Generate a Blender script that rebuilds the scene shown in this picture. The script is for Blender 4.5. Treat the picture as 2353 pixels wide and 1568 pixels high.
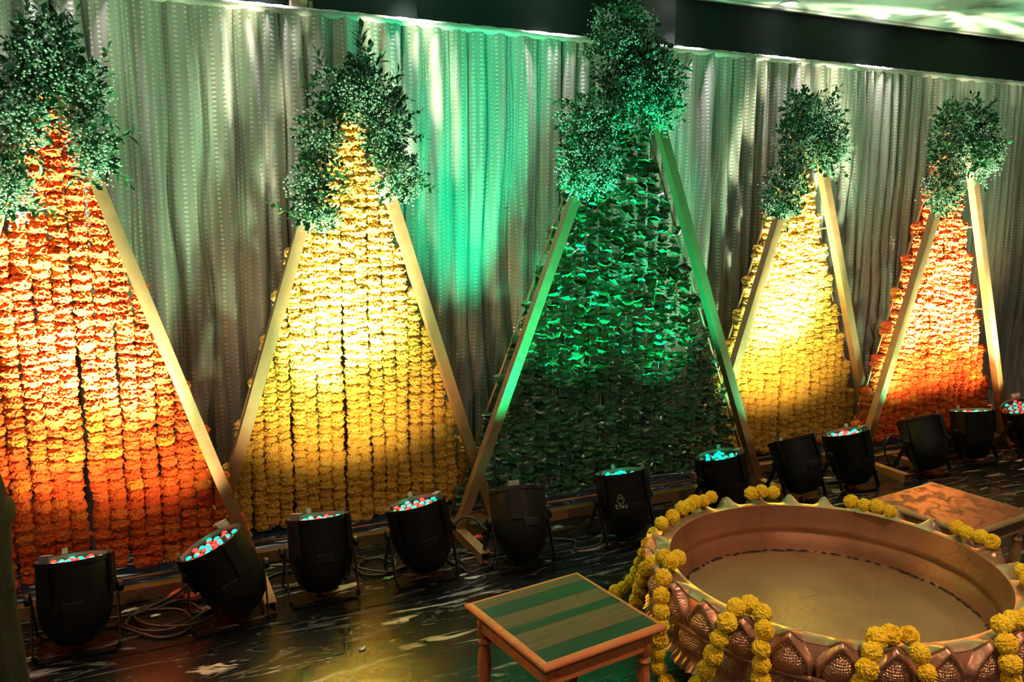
import bpy, math, random
import numpy as np
from mathutils import Matrix, Vector

# ------------------------------------------------------------------ scene, camera, world
for o in list(bpy.data.objects):
    bpy.data.objects.remove(o)
scn = bpy.context.scene
COL = scn.collection
rng = random.Random(7)
npr = np.random.default_rng(11)
pi = math.pi

cam_data = bpy.data.cameras.new('camera')
cam_data.sensor_width = 36.0
cam_data.lens = 36.0 * 1903.0 / 2353.0
cam_data.clip_start = 0.05
cam = bpy.data.objects.new('camera', cam_data)
COL.objects.link(cam)
cam.matrix_world = Matrix(((0.90927, 0.06143, -0.41164, 0.0),
                           (-0.41618, 0.14411, -0.89779, 0.0),
                           (0.00417, 0.98765, 0.15660, 1.5),
                           (0, 0, 0, 1)))
scn.camera = cam

world = bpy.data.worlds.new('world')
scn.world = world
world.use_nodes = True
bg = world.node_tree.nodes['Background']
bg.inputs[0].default_value = (1.0, 0.78, 0.70, 1)
bg.inputs[1].default_value = 0.06

scn.view_settings.view_transform = 'Standard'
scn.view_settings.look = 'None'
scn.view_settings.gamma = 1.0
scn.view_settings.use_curve_mapping = False
scn.view_settings.exposure = 0.6
cy = scn.cycles
cy.max_bounces = 4; cy.diffuse_bounces = 2; cy.glossy_bounces = 2; cy.transmission_bounces = 1; cy.transparent_max_bounces = 2
cy.caustics_reflective = False; cy.caustics_refractive = False
cy.use_adaptive_sampling = True; cy.adaptive_threshold = 0.14; cy.adaptive_min_samples = 12

# light levels, all of them lamps the place has
P_RED, P_GREEN = 780.0, 560.0          # red and green diodes of a floor can
P_GREEN_ONLY = 190.0
P_CURTAIN_SPOT = 40.0                 # white downlights over the curtain
P_ROOM = 56.0                        # warm downlights in the hall ceiling
RED = (1.0, 0.36, 0.22)
GREEN = (0.12, 1.0, 0.60)
PURE_GREEN = (0.0, 1.0, 0.42)
WARM = (1.0, 0.60, 0.37)
CEIL = 2.66
WALL_Y = 3.95

# ------------------------------------------------------------------ helpers
def tag(o, label=None, cat=None, group=None, kind=None):
    if label: o['label'] = label
    if cat: o['category'] = cat
    if group: o['group'] = group
    if kind: o['kind'] = kind
    return o

def empty(name, loc=(0, 0, 0), rot=(0, 0, 0), parent=None):
    o = bpy.data.objects.new(name, None)
    COL.objects.link(o)
    o.empty_display_size = 0.05
    o.location = loc
    o.rotation_euler = rot
    if parent: o.parent = parent
    return o

def place(name, me, parent=None, loc=(0, 0, 0), rot=(0, 0, 0), scale=(1, 1, 1)):
    o = bpy.data.objects.new(name, me)
    COL.objects.link(o)
    o.location = loc
    o.rotation_euler = rot
    o.scale = scale
    if parent: o.parent = parent
    return o

class MB:
    """collects vertices and faces of one mesh"""
    def __init__(self):
        self.v = []; self.f = []; self.m = []
    def add(self, vs, fs, mi=0, mat=None):
        n = len(self.v)
        if mat is not None:
            vs = [tuple(mat @ Vector(p)) for p in vs]
        self.v += [tuple(p) for p in vs]
        self.f += [tuple(i + n for i in q) for q in fs]
        self.m += [mi] * len(fs)
        return self
    def box(self, c, s, mi=0, mat=None, bev=0.0):
        x, y, z = c; a, b, d = s[0] / 2, s[1] / 2, s[2] / 2
        if bev <= 0:
            vs = [(x + i * a, y + j * b, z + k * d) for k in (-1, 1) for j in (-1, 1) for i in (-1, 1)]
            fs = [(0, 2, 3, 1), (4, 5, 7, 6), (0, 1, 5, 4), (2, 6, 7, 3), (0, 4, 6, 2), (1, 3, 7, 5)]
            return self.add(vs, fs, mi, mat)
        # chamfered box: octagonal outline in xy, bevel top and bottom
        t = bev
        def ring(zz, k):
            A, Bb = a - k, b - k
            return [(x - A + t, y - Bb, zz), (x + A - t, y - Bb, zz), (x + A, y - Bb + t, zz), (x + A, y + Bb - t, zz),
                    (x + A - t, y + Bb, zz), (x - A + t, y + Bb, zz), (x - A, y + Bb - t, zz), (x - A, y - Bb + t, zz)]
        vs = ring(z - d, t) + ring(z - d + t, 0) + ring(z + d - t, 0) + ring(z + d, t)
        fs = [tuple(range(7, -1, -1)), tuple(range(24, 32))]
        for r in range(3):
            for i in range(8):
                j = (i + 1) % 8
                fs.append((r * 8 + i, r * 8 + j, r * 8 + 8 + j, r * 8 + 8 + i))
        return self.add(vs, fs, mi, mat)
    def bar(self, p0, p1, w, d=None, side=(0, 1, 0), hollow=False, mi=0):
        """rectangular bar from p0 to p1; w across, d along 'side'"""
        d = d or w
        p0 = Vector(p0); p1 = Vector(p1); ax = (p1 - p0).normalized()
        s = Vector(side); s = (s - ax * s.dot(ax)).normalized(); t = ax.cross(s)
        offs = [(-1, -1), (1, -1), (1, 1), (-1, 1)]
        def ring(p, k=1.0): return [tuple(p + s * (i * d / 2 * k) + t * (j * w / 2 * k)) for i, j in offs]
        if not hollow:
            vs = ring(p0) + ring(p1)
            fs = [(3, 2, 1, 0), (4, 5, 6, 7)] + [(i, (i + 1) % 4, 4 + (i + 1) % 4, 4 + i) for i in range(4)]
        else:
            vs = ring(p0) + ring(p1) + ring(p1, .82) + ring(p1 - ax * .12, .82)
            fs = [(3, 2, 1, 0)] + [(i, (i + 1) % 4, 4 + (i + 1) % 4, 4 + i) for i in range(4)]
            fs += [(4 + i, 4 + (i + 1) % 4, 8 + (i + 1) % 4, 8 + i) for i in range(4)]
            fs += [(8 + i, 8 + (i + 1) % 4, 12 + (i + 1) % 4, 12 + i) for i in range(4)] + [(12, 13, 14, 15)]
        return self.add(vs, fs, mi)
    def tube(self, pts, r, n=8, mi=0, cap=True):
        pts = [Vector(p) for p in pts]
        vs = []; fs = []
        up = Vector((0, 0, 1))
        for i, p in enumerate(pts):
            a = pts[max(i - 1, 0)]; b = pts[min(i + 1, len(pts) - 1)]
            ax = (b - a).normalized()
            u = up if abs(ax.z) < .95 else Vector((1, 0, 0))
            s = ax.cross(u).normalized(); t = s.cross(ax)
            rr = r[i] if isinstance(r, (list, tuple)) else r
            for k in range(n):
                an = 2 * pi * k / n
                vs.append(tuple(p + s * (rr * math.cos(an)) + t * (rr * math.sin(an))))
        for i in range(len(pts) - 1):
            for k in range(n):
                l = (k + 1) % n
                fs.append((i * n + k, i * n + l, i * n + n + l, i * n + n + k))
        if cap:
            fs.append(tuple(range(n - 1, -1, -1)))
            m = (len(pts) - 1) * n
            fs.append(tuple(range(m, m + n)))
        return self.add(vs, fs, mi)
    def lathe(self, prof, n=32, mi=0, mat=None, cap=False):
        vs = []; fs = []
        for r, z in prof:
            for k in range(n):
                a = 2 * pi * k / n
                vs.append((r * math.cos(a), r * math.sin(a), z))
        for i in range(len(prof) - 1):
            for k in range(n):
                l = (k + 1) % n
                fs.append((i * n + k, i * n + l, i * n + n + l, i * n + n + k))
        if cap:
            fs.append(tuple(range(n - 1, -1, -1)))
            m = (len(prof) - 1) * n
            fs.append(tuple(range(m, m + n)))
        return self.add(vs, fs, mi, mat)
    def grid(self, P, mi=0, flip=False, mask=None):
        """P: array (nu, nv, 3)"""
        nu, nv = P.shape[:2]
        fs = []
        ms = []
        for i in range(nu - 1):
            for j in range(nv - 1):
                q = (i * nv + j, (i + 1) * nv + j, (i + 1) * nv + j + 1, i * nv + j + 1)
                fs.append(q[::-1] if flip else q)
                ms.append(mi if mask is None else int(mask[i, j]))
        n = len(self.v)
        self.v += [tuple(p) for p in P.reshape(-1, 3).tolist()]
        self.f += [tuple(i + n for i in q) for q in fs]
        self.m += ms
        return self
    def mesh(self, name, mats, smooth=False):
        me = bpy.data.meshes.new(name)
        me.from_pydata(self.v, [], self.f)
        if not isinstance(mats, (list, tuple)): mats = [mats]
        for m in mats: me.materials.append(m)
        if len(mats) > 1:
            me.polygons.foreach_set('material_index', self.m)
        if smooth:
            me.polygons.foreach_set('use_smooth', [True] * len(me.polygons))
        me.update()
        return me
    def build(self, name, mats, parent=None, smooth=False, **kw):
        return place(name, self.mesh(name, mats, smooth), parent, **kw)

def smooth_angle(me, deg=40):
    try:
        me.set_sharp_from_angle(angle=math.radians(deg))
    except Exception:
        pass

def catmull(pts, k=8):
    P = [np.array(p, float) for p in pts]
    P = [2 * P[0] - P[1]] + P + [2 * P[-1] - P[-2]]
    out = []
    for i in range(1, len(P) - 2):
        for t in np.linspace(0, 1, k, endpoint=False):
            a, b, c, d = P[i - 1], P[i], P[i + 1], P[i + 2]
            out.append(0.5 * ((2 * b) + (-a + c) * t + (2 * a - 5 * b + 4 * c - d) * t * t + (-a + 3 * b - 3 * c + d) * t ** 3))
    out.append(P[-2])
    return out

ORD = ['first', 'second', 'third', 'fourth', 'fifth', 'sixth', 'seventh', 'eighth', 'ninth', 'tenth', 'eleventh', 'twelfth',
       'thirteenth', 'fourteenth', 'fifteenth', 'sixteenth', 'seventeenth', 'eighteenth', 'nineteenth', 'twentieth',
       'twenty-first', 'twenty-second', 'twenty-third', 'twenty-fourth', 'twenty-fifth', 'twenty-sixth', 'twenty-seventh']

# ------------------------------------------------------------------ materials
def new_mat(name):
    m = bpy.data.materials.new(name)
    m.use_nodes = True
    nt = m.node_tree
    return m, nt, nt.nodes, nt.links, nt.nodes['Principled BSDF']

def plain(name, color, rough=0.5, metal=0.0, var=0.12, nscale=12.0, bump=0.0, bscale=60.0, spec=0.5):
    """procedural surface: noise shifts the colour a little, optional fine relief"""
    m, nt, N, L, b = new_mat(name)
    tc = N.new('ShaderNodeTexCoord')
    no = N.new('ShaderNodeTexNoise'); no.inputs['Scale'].default_value = nscale; no.inputs['Detail'].default_value = 4
    L.new(tc.outputs['Object'], no.inputs['Vector'])
    rp = N.new('ShaderNodeValToRGB')
    rp.color_ramp.elements[0].position = 0.3; rp.color_ramp.elements[1].position = 0.7
    rp.color_ramp.elements[0].color = tuple(c * (1 - var) for c in color) + (1,)
    rp.color_ramp.elements[1].color = tuple(min(1, c * (1 + var)) for c in color) + (1,)
    L.new(no.outputs['Fac'], rp.inputs['Fac'])
    L.new(rp.outputs['Color'], b.inputs['Base Color'])
    b.inputs['Roughness'].default_value = rough
    b.inputs['Metallic'].default_value = metal
    b.inputs['Specular IOR Level'].default_value = spec
    if bump > 0:
        n2 = N.new('ShaderNodeTexNoise'); n2.inputs['Scale'].default_value = bscale; n2.inputs['Detail'].default_value = 3
        L.new(tc.outputs['Object'], n2.inputs['Vector'])
        bp = N.new('ShaderNodeBump'); bp.inputs['Strength'].default_value = bump; bp.inputs['Distance'].default_value = 0.01
        L.new(n2.outputs['Fac'], bp.inputs['Height']); L.new(bp.outputs['Normal'], b.inputs['Normal'])
    return m

def emit(name, color, strength):
    m, nt, N, L, b = new_mat(name)
    b.inputs['Base Color'].default_value = tuple(color) + (1,)
    b.inputs['Emission Color'].default_value = tuple(color) + (1,)
    b.inputs['Emission Strength'].default_value = strength
    m.cycles.emission_sampling = 'NONE'
    return m

def flower_mat(name, c0, c1, bump=0.6, bscale=220):
    """petals: each bloom gets its own hue between c0 and c1, crinkled relief"""
    m, nt, N, L, b = new_mat(name)
    oi = N.new('ShaderNodeObjectInfo')
    tc = N.new('ShaderNodeTexCoord')
    no = N.new('ShaderNodeTexNoise'); no.inputs['Scale'].default_value = 70; no.inputs['Detail'].default_value = 2
    L.new(tc.outputs['Object'], no.inputs['Vector'])
    ad = N.new('ShaderNodeMath'); ad.operation = 'MULTIPLY_ADD'; ad.inputs[1].default_value = 0.5; 
    L.new(no.outputs['Fac'], ad.inputs[0])
    hf = N.new('ShaderNodeMath'); hf.operation = 'MULTIPLY'; hf.inputs[1].default_value = 0.6
    L.new(oi.outputs['Random'], hf.inputs[0]); L.new(hf.outputs[0], ad.inputs[2])
    rp = N.new('ShaderNodeValToRGB')
    rp.color_ramp.elements[0].position = 0.15; rp.color_ramp.elements[1].position = 0.95
    rp.color_ramp.elements[0].color = tuple(c0) + (1,); rp.color_ramp.elements[1].color = tuple(c1) + (1,)
    L.new(ad.outputs[0], rp.inputs['Fac']); L.new(rp.outputs['Color'], b.inputs['Base Color'])
    b.inputs['Roughness'].default_value = 0.65
    b.inputs['Specular IOR Level'].default_value = 0.35
    n2 = N.new('ShaderNodeTexNoise'); n2.inputs['Scale'].default_value = bscale
    L.new(tc.outputs['Object'], n2.inputs['Vector'])
    bp = N.new('ShaderNodeBump'); bp.inputs['Strength'].default_value = bump; bp.inputs['Distance'].default_value = 0.004
    L.new(n2.outputs['Fac'], bp.inputs['Height']); L.new(bp.outputs['Normal'], b.inputs['Normal'])
    return m

def floor_mat():
    m, nt, N, L, b = new_mat('black_marble_vinyl')
    tc = N.new('ShaderNodeTexCoord')
    def streak(sx, sy, lo, hi, rot, detail=6, dist=0.6):
        mp = N.new('ShaderNodeMapping'); mp.inputs['Scale'].default_value = (sx, sy, 1); mp.inputs['Rotation'].default_value = (0, 0, rot)
        L.new(tc.outputs['Object'], mp.inputs['Vector'])
        no = N.new('ShaderNodeTexNoise'); no.inputs['Scale'].default_value = 1.0; no.inputs['Detail'].default_value = detail
        no.inputs['Distortion'].default_value = dist; no.inputs['Roughness'].default_value = 0.62
        L.new(mp.outputs[0], no.inputs['Vector'])
        rp = N.new('ShaderNodeValToRGB'); rp.color_ramp.elements[0].position = lo; rp.color_ramp.elements[1].position = hi
        rp.color_ramp.elements[0].color = (0, 0, 0, 1); rp.color_ramp.elements[1].color = (1, 1, 1, 1)
        L.new(no.outputs['Fac'], rp.inputs['Fac'])
        return rp.outputs['Color'], no.outputs['Fac']
    a, af = streak(3.0, 15, 0.575, 0.63, 0.07, 8, 1.3)
    v, vf = streak(1.1, 5.0, 0.42, 0.58, 0.05, 3, 0.3)       # where streaks gather
    mul = N.new('ShaderNodeMath'); mul.operation = 'MULTIPLY'; L.new(a, mul.inputs[0]); L.new(v, mul.inputs[1])
    # thin veins: a band of a stretched noise around one level
    mp = N.new('ShaderNodeMapping'); mp.inputs['Scale'].default_value = (0.9, 4.5, 1); mp.inputs['Rotation'].default_value = (0, 0, -0.05)
    L.new(tc.outputs['Object'], mp.inputs['Vector'])
    n3 = N.new('ShaderNodeTexNoise'); n3.inputs['Scale'].default_value = 1.3; n3.inputs['Detail'].default_value = 5; n3.inputs['Distortion'].default_value = 1.2
    L.new(mp.outputs[0], n3.inputs['Vector'])
    sb = N.new('ShaderNodeMath'); sb.operation = 'SUBTRACT'; sb.inputs[1].default_value = 0.52; L.new(n3.outputs['Fac'], sb.inputs[0])
    ab = N.new('ShaderNodeMath'); ab.operation = 'ABSOLUTE'; L.new(sb.outputs[0], ab.inputs[0])
    r3 = N.new('ShaderNodeValToRGB'); r3.color_ramp.elements[0].position = 0.0; r3.color_ramp.elements[1].position = 0.006
    r3.color_ramp.elements[0].color = (0.5, 0.5, 0.5, 1); r3.color_ramp.elements[1].color = (0, 0, 0, 1)
    L.new(ab.outputs[0], r3.inputs['Fac'])
    m2 = N.new('ShaderNodeMath'); m2.operation = 'MULTIPLY'; L.new(r3.outputs['Color'], m2.inputs[0]); L.new(vf, m2.inputs[1])
    mx = N.new('ShaderNodeMath'); mx.operation = 'MAXIMUM'; L.new(mul.outputs[0], mx.inputs[0]); L.new(m2.outputs[0], mx.inputs[1])
    mix = N.new('ShaderNodeMix'); mix.data_type = 'RGBA'
    mix.inputs['A'].default_value = (0.007, 0.0075, 0.008, 1); mix.inputs['B'].default_value = (0.46, 0.44, 0.40, 1)
    L.new(mx.outputs[0], mix.inputs['Factor']); L.new(mix.outputs['Result'], b.inputs['Base Color'])
    b.inputs['Roughness'].default_value = 0.22
    rr = N.new('ShaderNodeMath'); rr.operation = 'MULTIPLY_ADD'; rr.inputs[1].default_value = 0.3; rr.inputs[2].default_value = 0.26
    L.new(mx.outputs[0], rr.inputs[0]); L.new(rr.outputs[0], b.inputs['Roughness'])
    n4 = N.new('ShaderNodeTexNoise'); n4.inputs['Scale'].default_value = 9; L.new(tc.outputs['Object'], n4.inputs['Vector'])
    bp = N.new('ShaderNodeBump'); bp.inputs['Strength'].default_value = 0.12; bp.inputs['Distance'].default_value = 0.02
    L.new(n4.outputs['Fac'], bp.inputs['Height']); L.new(bp.outputs['Normal'], b.inputs['Normal'])
    return m

def curtain_mat():
    m, nt, N, L, b = new_mat('sequinned_sheer')
    uv = N.new('ShaderNodeUVMap')
    sp = N.new('ShaderNodeSeparateXYZ'); L.new(uv.outputs[0], sp.inputs[0])
    def cell(out, size, half=0.0):
        d = N.new('ShaderNodeMath'); d.operation = 'MULTIPLY_ADD'; d.inputs[1].default_value = 1 / size; d.inputs[2].default_value = half
        L.new(out, d.inputs[0])
        f = N.new('ShaderNodeMath'); f.operation = 'FRACT'; L.new(d.outputs[0], f.inputs[0])
        s = N.new('ShaderNodeMath'); s.operation = 'SUBTRACT'; s.inputs[1].default_value = 0.5; L.new(f.outputs[0], s.inputs[0])
        return s.outputs[0]
    fl = N.new('ShaderNodeMath'); fl.operation = 'MULTIPLY'; fl.inputs[1].default_value = 1 / 0.032; L.new(sp.outputs['X'], fl.inputs[0])
    fo = N.new('ShaderNodeMath'); fo.operation = 'FLOOR'; L.new(fl.outputs[0], fo.inputs[0])
    wn_ = N.new('ShaderNodeTexWhiteNoise'); wn_.noise_dimensions = '1D'; L.new(fo.outputs[0], wn_.inputs['W'])
    sh = N.new('ShaderNodeMath'); sh.operation = 'MULTIPLY_ADD'; sh.inputs[1].default_value = 0.02; L.new(wn_.outputs['Value'], sh.inputs[0]); L.new(sp.outputs['Y'], sh.inputs[2])
    cu = cell(sp.outputs['X'], 0.032); cv = cell(sh.outputs[0], 0.0195)
    pu = N.new('ShaderNodeMath'); pu.operation = 'POWER'; pu.inputs[1].default_value = 2
    au = N.new('ShaderNodeMath'); au.operation = 'ABSOLUTE'; L.new(cu, au.inputs[0]); L.new(au.outputs[0], pu.inputs[0])
    pv = N.new('ShaderNodeMath'); pv.operation = 'POWER'; pv.inputs[1].default_value = 2
    av = N.new('ShaderNodeMath'); av.operation = 'ABSOLUTE'; L.new(cv, av.inputs[0]); L.new(av.outputs[0], pv.inputs[0])
    ad = N.new('ShaderNodeMath'); ad.operation = 'MULTIPLY_ADD'; ad.inputs[1].default_value = 2.3; L.new(pu.outputs[0], ad.inputs[0]); L.new(pv.outputs[0], ad.inputs[2])
    rp = N.new('ShaderNodeValToRGB'); rp.color_ramp.elements[0].position = 0.05; rp.color_ramp.elements[1].position = 0.12
    rp.color_ramp.elements[0].color = (1, 1, 1, 1); rp.color_ramp.elements[1].color = (0, 0, 0, 1)
    L.new(ad.outputs[0], rp.inputs['Fac'])
    # fine weave
    wv = N.new('ShaderNodeTexNoise'); wv.inputs['Scale'].default_value = 1.0
    mp = N.new('ShaderNodeMapping'); mp.inputs['Scale'].default_value = (40, 2.0, 1); L.new(uv.outputs[0], mp.inputs['Vector']); L.new(mp.outputs[0], wv.inputs['Vector'])
    cr = N.new('ShaderNodeValToRGB'); cr.color_ramp.elements[0].color = (0.31, 0.275, 0.265, 1); cr.color_ramp.elements[1].color = (0.44, 0.395, 0.38, 1)
    cr.color_ramp.elements[0].position = 0.3; cr.color_ramp.elements[1].position = 0.7
    L.new(wv.outputs['Fac'], cr.inputs['Fac'])
    mix = N.new('ShaderNodeMix'); mix.data_type = 'RGBA'; mix.inputs['B'].default_value = (0.68, 0.645, 0.62, 1)
    L.new(cr.outputs['Color'], mix.inputs['A']); L.new(rp.outputs['Color'], mix.inputs['Factor'])
    L.new(mix.outputs['Result'], b.inputs['Base Color'])
    ro = N.new('ShaderNodeMath'); ro.operation = 'MULTIPLY_ADD'; ro.inputs[1].default_value = -0.22; ro.inputs[2].default_value = 0.52
    L.new(rp.outputs['Color'], ro.inputs[0]); L.new(ro.outputs[0], b.inputs['Roughness'])
    me = N.new('ShaderNodeMath'); me.operation = 'MULTIPLY'; me.inputs[1].default_value = 0.35
    L.new(rp.outputs['Color'], me.inputs[0]); L.new(me.outputs[0], b.inputs['Metallic'])
    bp = N.new('ShaderNodeBump'); bp.inputs['Strength'].default_value = 0.5; bp.inputs['Distance'].default_value = 0.003
    L.new(rp.outputs['Color'], bp.inputs['Height']); L.new(bp.outputs['Normal'], b.inputs['Normal'])
    return m

def hammered(name, color, rough=0.34, metal=0.75):
    m, nt, N, L, b = new_mat(name)
    tc = N.new('ShaderNodeTexCoord')
    vo = N.new('ShaderNodeTexVoronoi'); vo.inputs['Scale'].default_value = 150; vo.inputs['Randomness'].default_value = 0.35
    L.new(tc.outputs['Object'], vo.inputs['Vector'])
    bp = N.new('ShaderNodeBump'); bp.inputs['Strength'].default_value = 0.9; bp.inputs['Distance'].default_value = 0.006; bp.invert = True
    L.new(vo.outputs['Distance'], bp.inputs['Height']); L.new(bp.outputs['Normal'], b.inputs['Normal'])
    b.inputs['Base Color'].default_value = tuple(color) + (1,)
    b.inputs['Roughness'].default_value = rough; b.inputs['Metallic'].default_value = metal
    return m

def wood_mat(name, c0, c1, rough=0.35, sx=2.0, sy=40.0, coat=0.0, blotch=0.0, c2=None):
    m, nt, N, L, b = new_mat(name)
    tc = N.new('ShaderNodeTexCoord')
    mp = N.new('ShaderNodeMapping'); mp.inputs['Scale'].default_value = (sx, sy, sy); L.new(tc.outputs['Object'], mp.inputs['Vector'])
    no = N.new('ShaderNodeTexNoise'); no.inputs['Scale'].default_value = 1.5; no.inputs['Detail'].default_value = 6; no.inputs['Distortion'].default_value = 0.5
    L.new(mp.outputs[0], no.inputs['Vector'])
    rp = N.new('ShaderNodeValToRGB'); rp.color_ramp.elements[0].position = 0.3; rp.color_ramp.elements[1].position = 0.7
    rp.color_ramp.elements[0].color = tuple(c0) + (1,); rp.color_ramp.elements[1].color = tuple(c1) + (1,)
    L.new(no.outputs['Fac'], rp.inputs['Fac'])
    out = rp.outputs['Color']
    if blotch > 0:
        n2 = N.new('ShaderNodeTexNoise'); n2.inputs['Scale'].default_value = 14; n2.inputs['Detail'].default_value = 6; n2.inputs['Distortion'].default_value = 1.5
        L.new(tc.outputs['Object'], n2.inputs['Vector'])
        r2 = N.new('ShaderNodeValToRGB'); r2.color_ramp.elements[0].position = 0.48; r2.color_ramp.elements[1].position = 0.56
        L.new(n2.outputs['Fac'], r2.inputs['Fac'])
        mx = N.new('ShaderNodeMix'); mx.data_type = 'RGBA'; mx.inputs['B'].default_value = tuple(c2) + (1,)
        ml = N.new('ShaderNodeMath'); ml.operation = 'MULTIPLY'; ml.inputs[1].default_value = blotch
        L.new(r2.outputs['Color'], ml.inputs[0]); L.new(ml.outputs[0], mx.inputs['Factor']); L.new(out, mx.inputs['A'])
        out = mx.outputs['Result']
        ro = N.new('ShaderNodeMath'); ro.operation = 'MULTIPLY_ADD'; ro.inputs[1].default_value = 0.18; ro.inputs[2].default_value = rough
        L.new(r2.outputs['Color'], ro.inputs[0]); L.new(ro.outputs[0], b.inputs['Roughness'])
    else:
        b.inputs['Roughness'].default_value = rough
    L.new(out, b.inputs['Base Color'])
    b.inputs['Coat Weight'].default_value = coat; b.inputs['Coat Roughness'].default_value = 0.15
    return m

M = {}
M['floor'] = floor_mat()
M['wall'] = plain('dark_wall_paint', (0.012, 0.020, 0.018), 0.8, spec=0.12, var=0.2, nscale=2, bump=0.08, bscale=90)
M['pilaster'] = plain('black_pilaster', (0.005, 0.008, 0.0075), 0.7, var=0.2, nscale=2)
M['ceiling'] = plain('ceiling_plaster', (0.45, 0.46, 0.44), 0.8, var=0.04, nscale=3, bump=0.1, bscale=120)
M['cornice'] = plain('cornice_grey', (0.40, 0.37, 0.36), 0.7)
M['curtain'] = curtain_mat()
M['hem'] = plain('curtain_hem', (0.36, 0.34, 0.32), 0.6, bump=0.4, bscale=140)
M['gold_tube'] = plain('gold_painted_steel', (0.31, 0.165, 0.08), 0.45, metal=0.3, var=0.1, nscale=18, bump=0.05)
M['rod'] = plain('bronze_rod', (0.40, 0.22, 0.11), 0.45, metal=0.5)
M['tie'] = plain('string_tie', (0.75, 0.7, 0.6), 0.8)
M['orange'] = flower_mat('orange_marigold_petals', (0.86, 0.085, 0.012), (0.95, 0.20, 0.035))
M['amber'] = flower_mat('amber_marigold_petals', (0.90, 0.20, 0.02), (0.95, 0.34, 0.04))
M['yellow'] = flower_mat('yellow_marigold_petals', (0.80, 0.40, 0.055), (0.90, 0.56, 0.10))
M['pom'] = flower_mat('lemon_marigold_petals', (0.97, 0.64, 0.02), (1.0, 0.78, 0.04), 0.2, 300)
M['leaf_string'] = plain('threaded_leaf', (0.032, 0.125, 0.05), 0.28, var=0.45, nscale=30, spec=0.7)
M['foliage'] = plain('foliage_leaf', (0.028, 0.13, 0.05), 0.42, var=0.4, nscale=25)
M['fine_leaf'] = plain('fine_foliage', (0.05, 0.20, 0.09), 0.55, var=0.4, nscale=25)
M['stem'] = plain('green_stem', (0.05, 0.14, 0.05), 0.6)
M['blossom'] = plain('baby_breath_white', (0.74, 0.82, 0.74), 0.6, var=0.1)
M['floral_foam'] = plain('floral_foam', (0.03, 0.11, 0.05), 0.9, bump=0.5)
M['lamp_black'] = plain('black_powder_coat', (0.005, 0.005, 0.005), 0.5, spec=0.28, var=0.3, nscale=30, bump=0.05)
M['lamp_inner'] = plain('barrel_inside', (0.16, 0.16, 0.16), 0.45, metal=0.2)
M['clip'] = plain('bare_metal_clip', (0.22, 0.24, 0.24), 0.4, metal=0.4)
M['led_red'] = emit('red_diode', (1.0, 0.025, 0.025), 2.6)
M['led_green'] = emit('green_diode', (0.0, 1.0, 0.46), 2.2)
M['led_off'] = plain('unlit_diode_lens', (0.35, 0.37, 0.36), 0.2)
M['print'] = plain('white_print', (0.55, 0.55, 0.52), 0.6)
M['cable'] = plain('black_cable', (0.018, 0.017, 0.016), 0.5)
M['red_plug'] = plain('red_plug', (0.55, 0.05, 0.03), 0.45)
M['white_scrap'] = plain('white_scrap', (0.75, 0.72, 0.66), 0.7)
M['green_scrap'] = plain('leaf_scrap', (0.10, 0.30, 0.06), 0.5)
M['orange_wood'] = wood_mat('polished_teak', (0.58, 0.19, 0.06), (0.72, 0.26, 0.09), 0.38, 3, 30, coat=0.15)
M['plank_brown'] = wood_mat('brown_plank', (0.10, 0.055, 0.026), (0.17, 0.095, 0.045), 0.36, 2.5, 50, coat=0.12)
M['plank_green'] = wood_mat('green_plank', (0.016, 0.028, 0.017), (0.032, 0.048, 0.030), 0.30, 2.5, 50, coat=0.12)
M['brown_top'] = wood_mat('brown_reflected_orange', (0.22, 0.050, 0.018), (0.30, 0.070, 0.026), 0.40, 3, 25, coat=0.0, blotch=0.55, c2=(0.085, 0.040, 0.03))  # brown reddened: the flower panel's orange reflection is painted into the base colour
M['dark_wood'] = wood_mat('dark_table_wood', (0.30, 0.20, 0.09), (0.40, 0.27, 0.13), 0.38, 3, 30)
M['copper'] = plain('copper_paint', (0.68, 0.385, 0.25), 0.36, metal=0.7, var=0.08, nscale=9)
M['copper_dots'] = hammered('hammered_copper', (0.72, 0.42, 0.27))
M['copper_in'] = plain('dull_copper_inside', (0.36, 0.165, 0.085), 0.45, metal=0.4, var=0.22, nscale=7, bump=0.15, bscale=25)
M['basin'] = plain('basin_bottom', (0.40, 0.245, 0.12), 0.42, metal=0.3, var=0.12, nscale=6, bump=0.06, bscale=18)
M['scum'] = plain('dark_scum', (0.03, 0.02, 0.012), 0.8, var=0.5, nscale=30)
M['rim_gold'] = plain('rim_gold', (0.60, 0.385, 0.23), 0.32, metal=0.6, var=0.06)
M['dark_cloth'] = plain('black_cloth', (0.006, 0.007, 0.006), 0.8, spec=0.3, var=0.3, nscale=6, bump=0.3, bscale=160)
M['board'] = plain('raw_board', (0.32, 0.24, 0.15), 0.7)
M['lamp_white'] = emit('downlight_glow', (1.0, 0.96, 0.92), 14)
M['lamp_warm'] = emit('warm_downlight_glow', (1.0, 0.72, 0.48), 6)
M['trim_white'] = plain('white_trim_ring', (0.75, 0.75, 0.73), 0.5)

# ------------------------------------------------------------------ lamps over the scene
def spot(name, parent, power, color, angle, blend, radius, loc=(0, 0, 0), rot=(0, 0, 0)):
    d = bpy.data.lights.new(name, 'SPOT')
    d.energy = power; d.color = color
    d.spot_size = math.radians(angle); d.spot_blend = blend
    d.shadow_soft_size = radius
    o = bpy.data.objects.new(name, d)
    COL.objects.link(o)
    o.location = loc; o.rotation_euler = rot
    if parent: o.parent = parent
    return o

def ring_mesh(r0, r1, h, mat, n=28):
    return MB().lathe([(r0, 0), (r1, 0), (r1, -h), (r0, -h * 1.4), (r0, 0)], n).mesh('trim_ring', mat, True)

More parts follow.
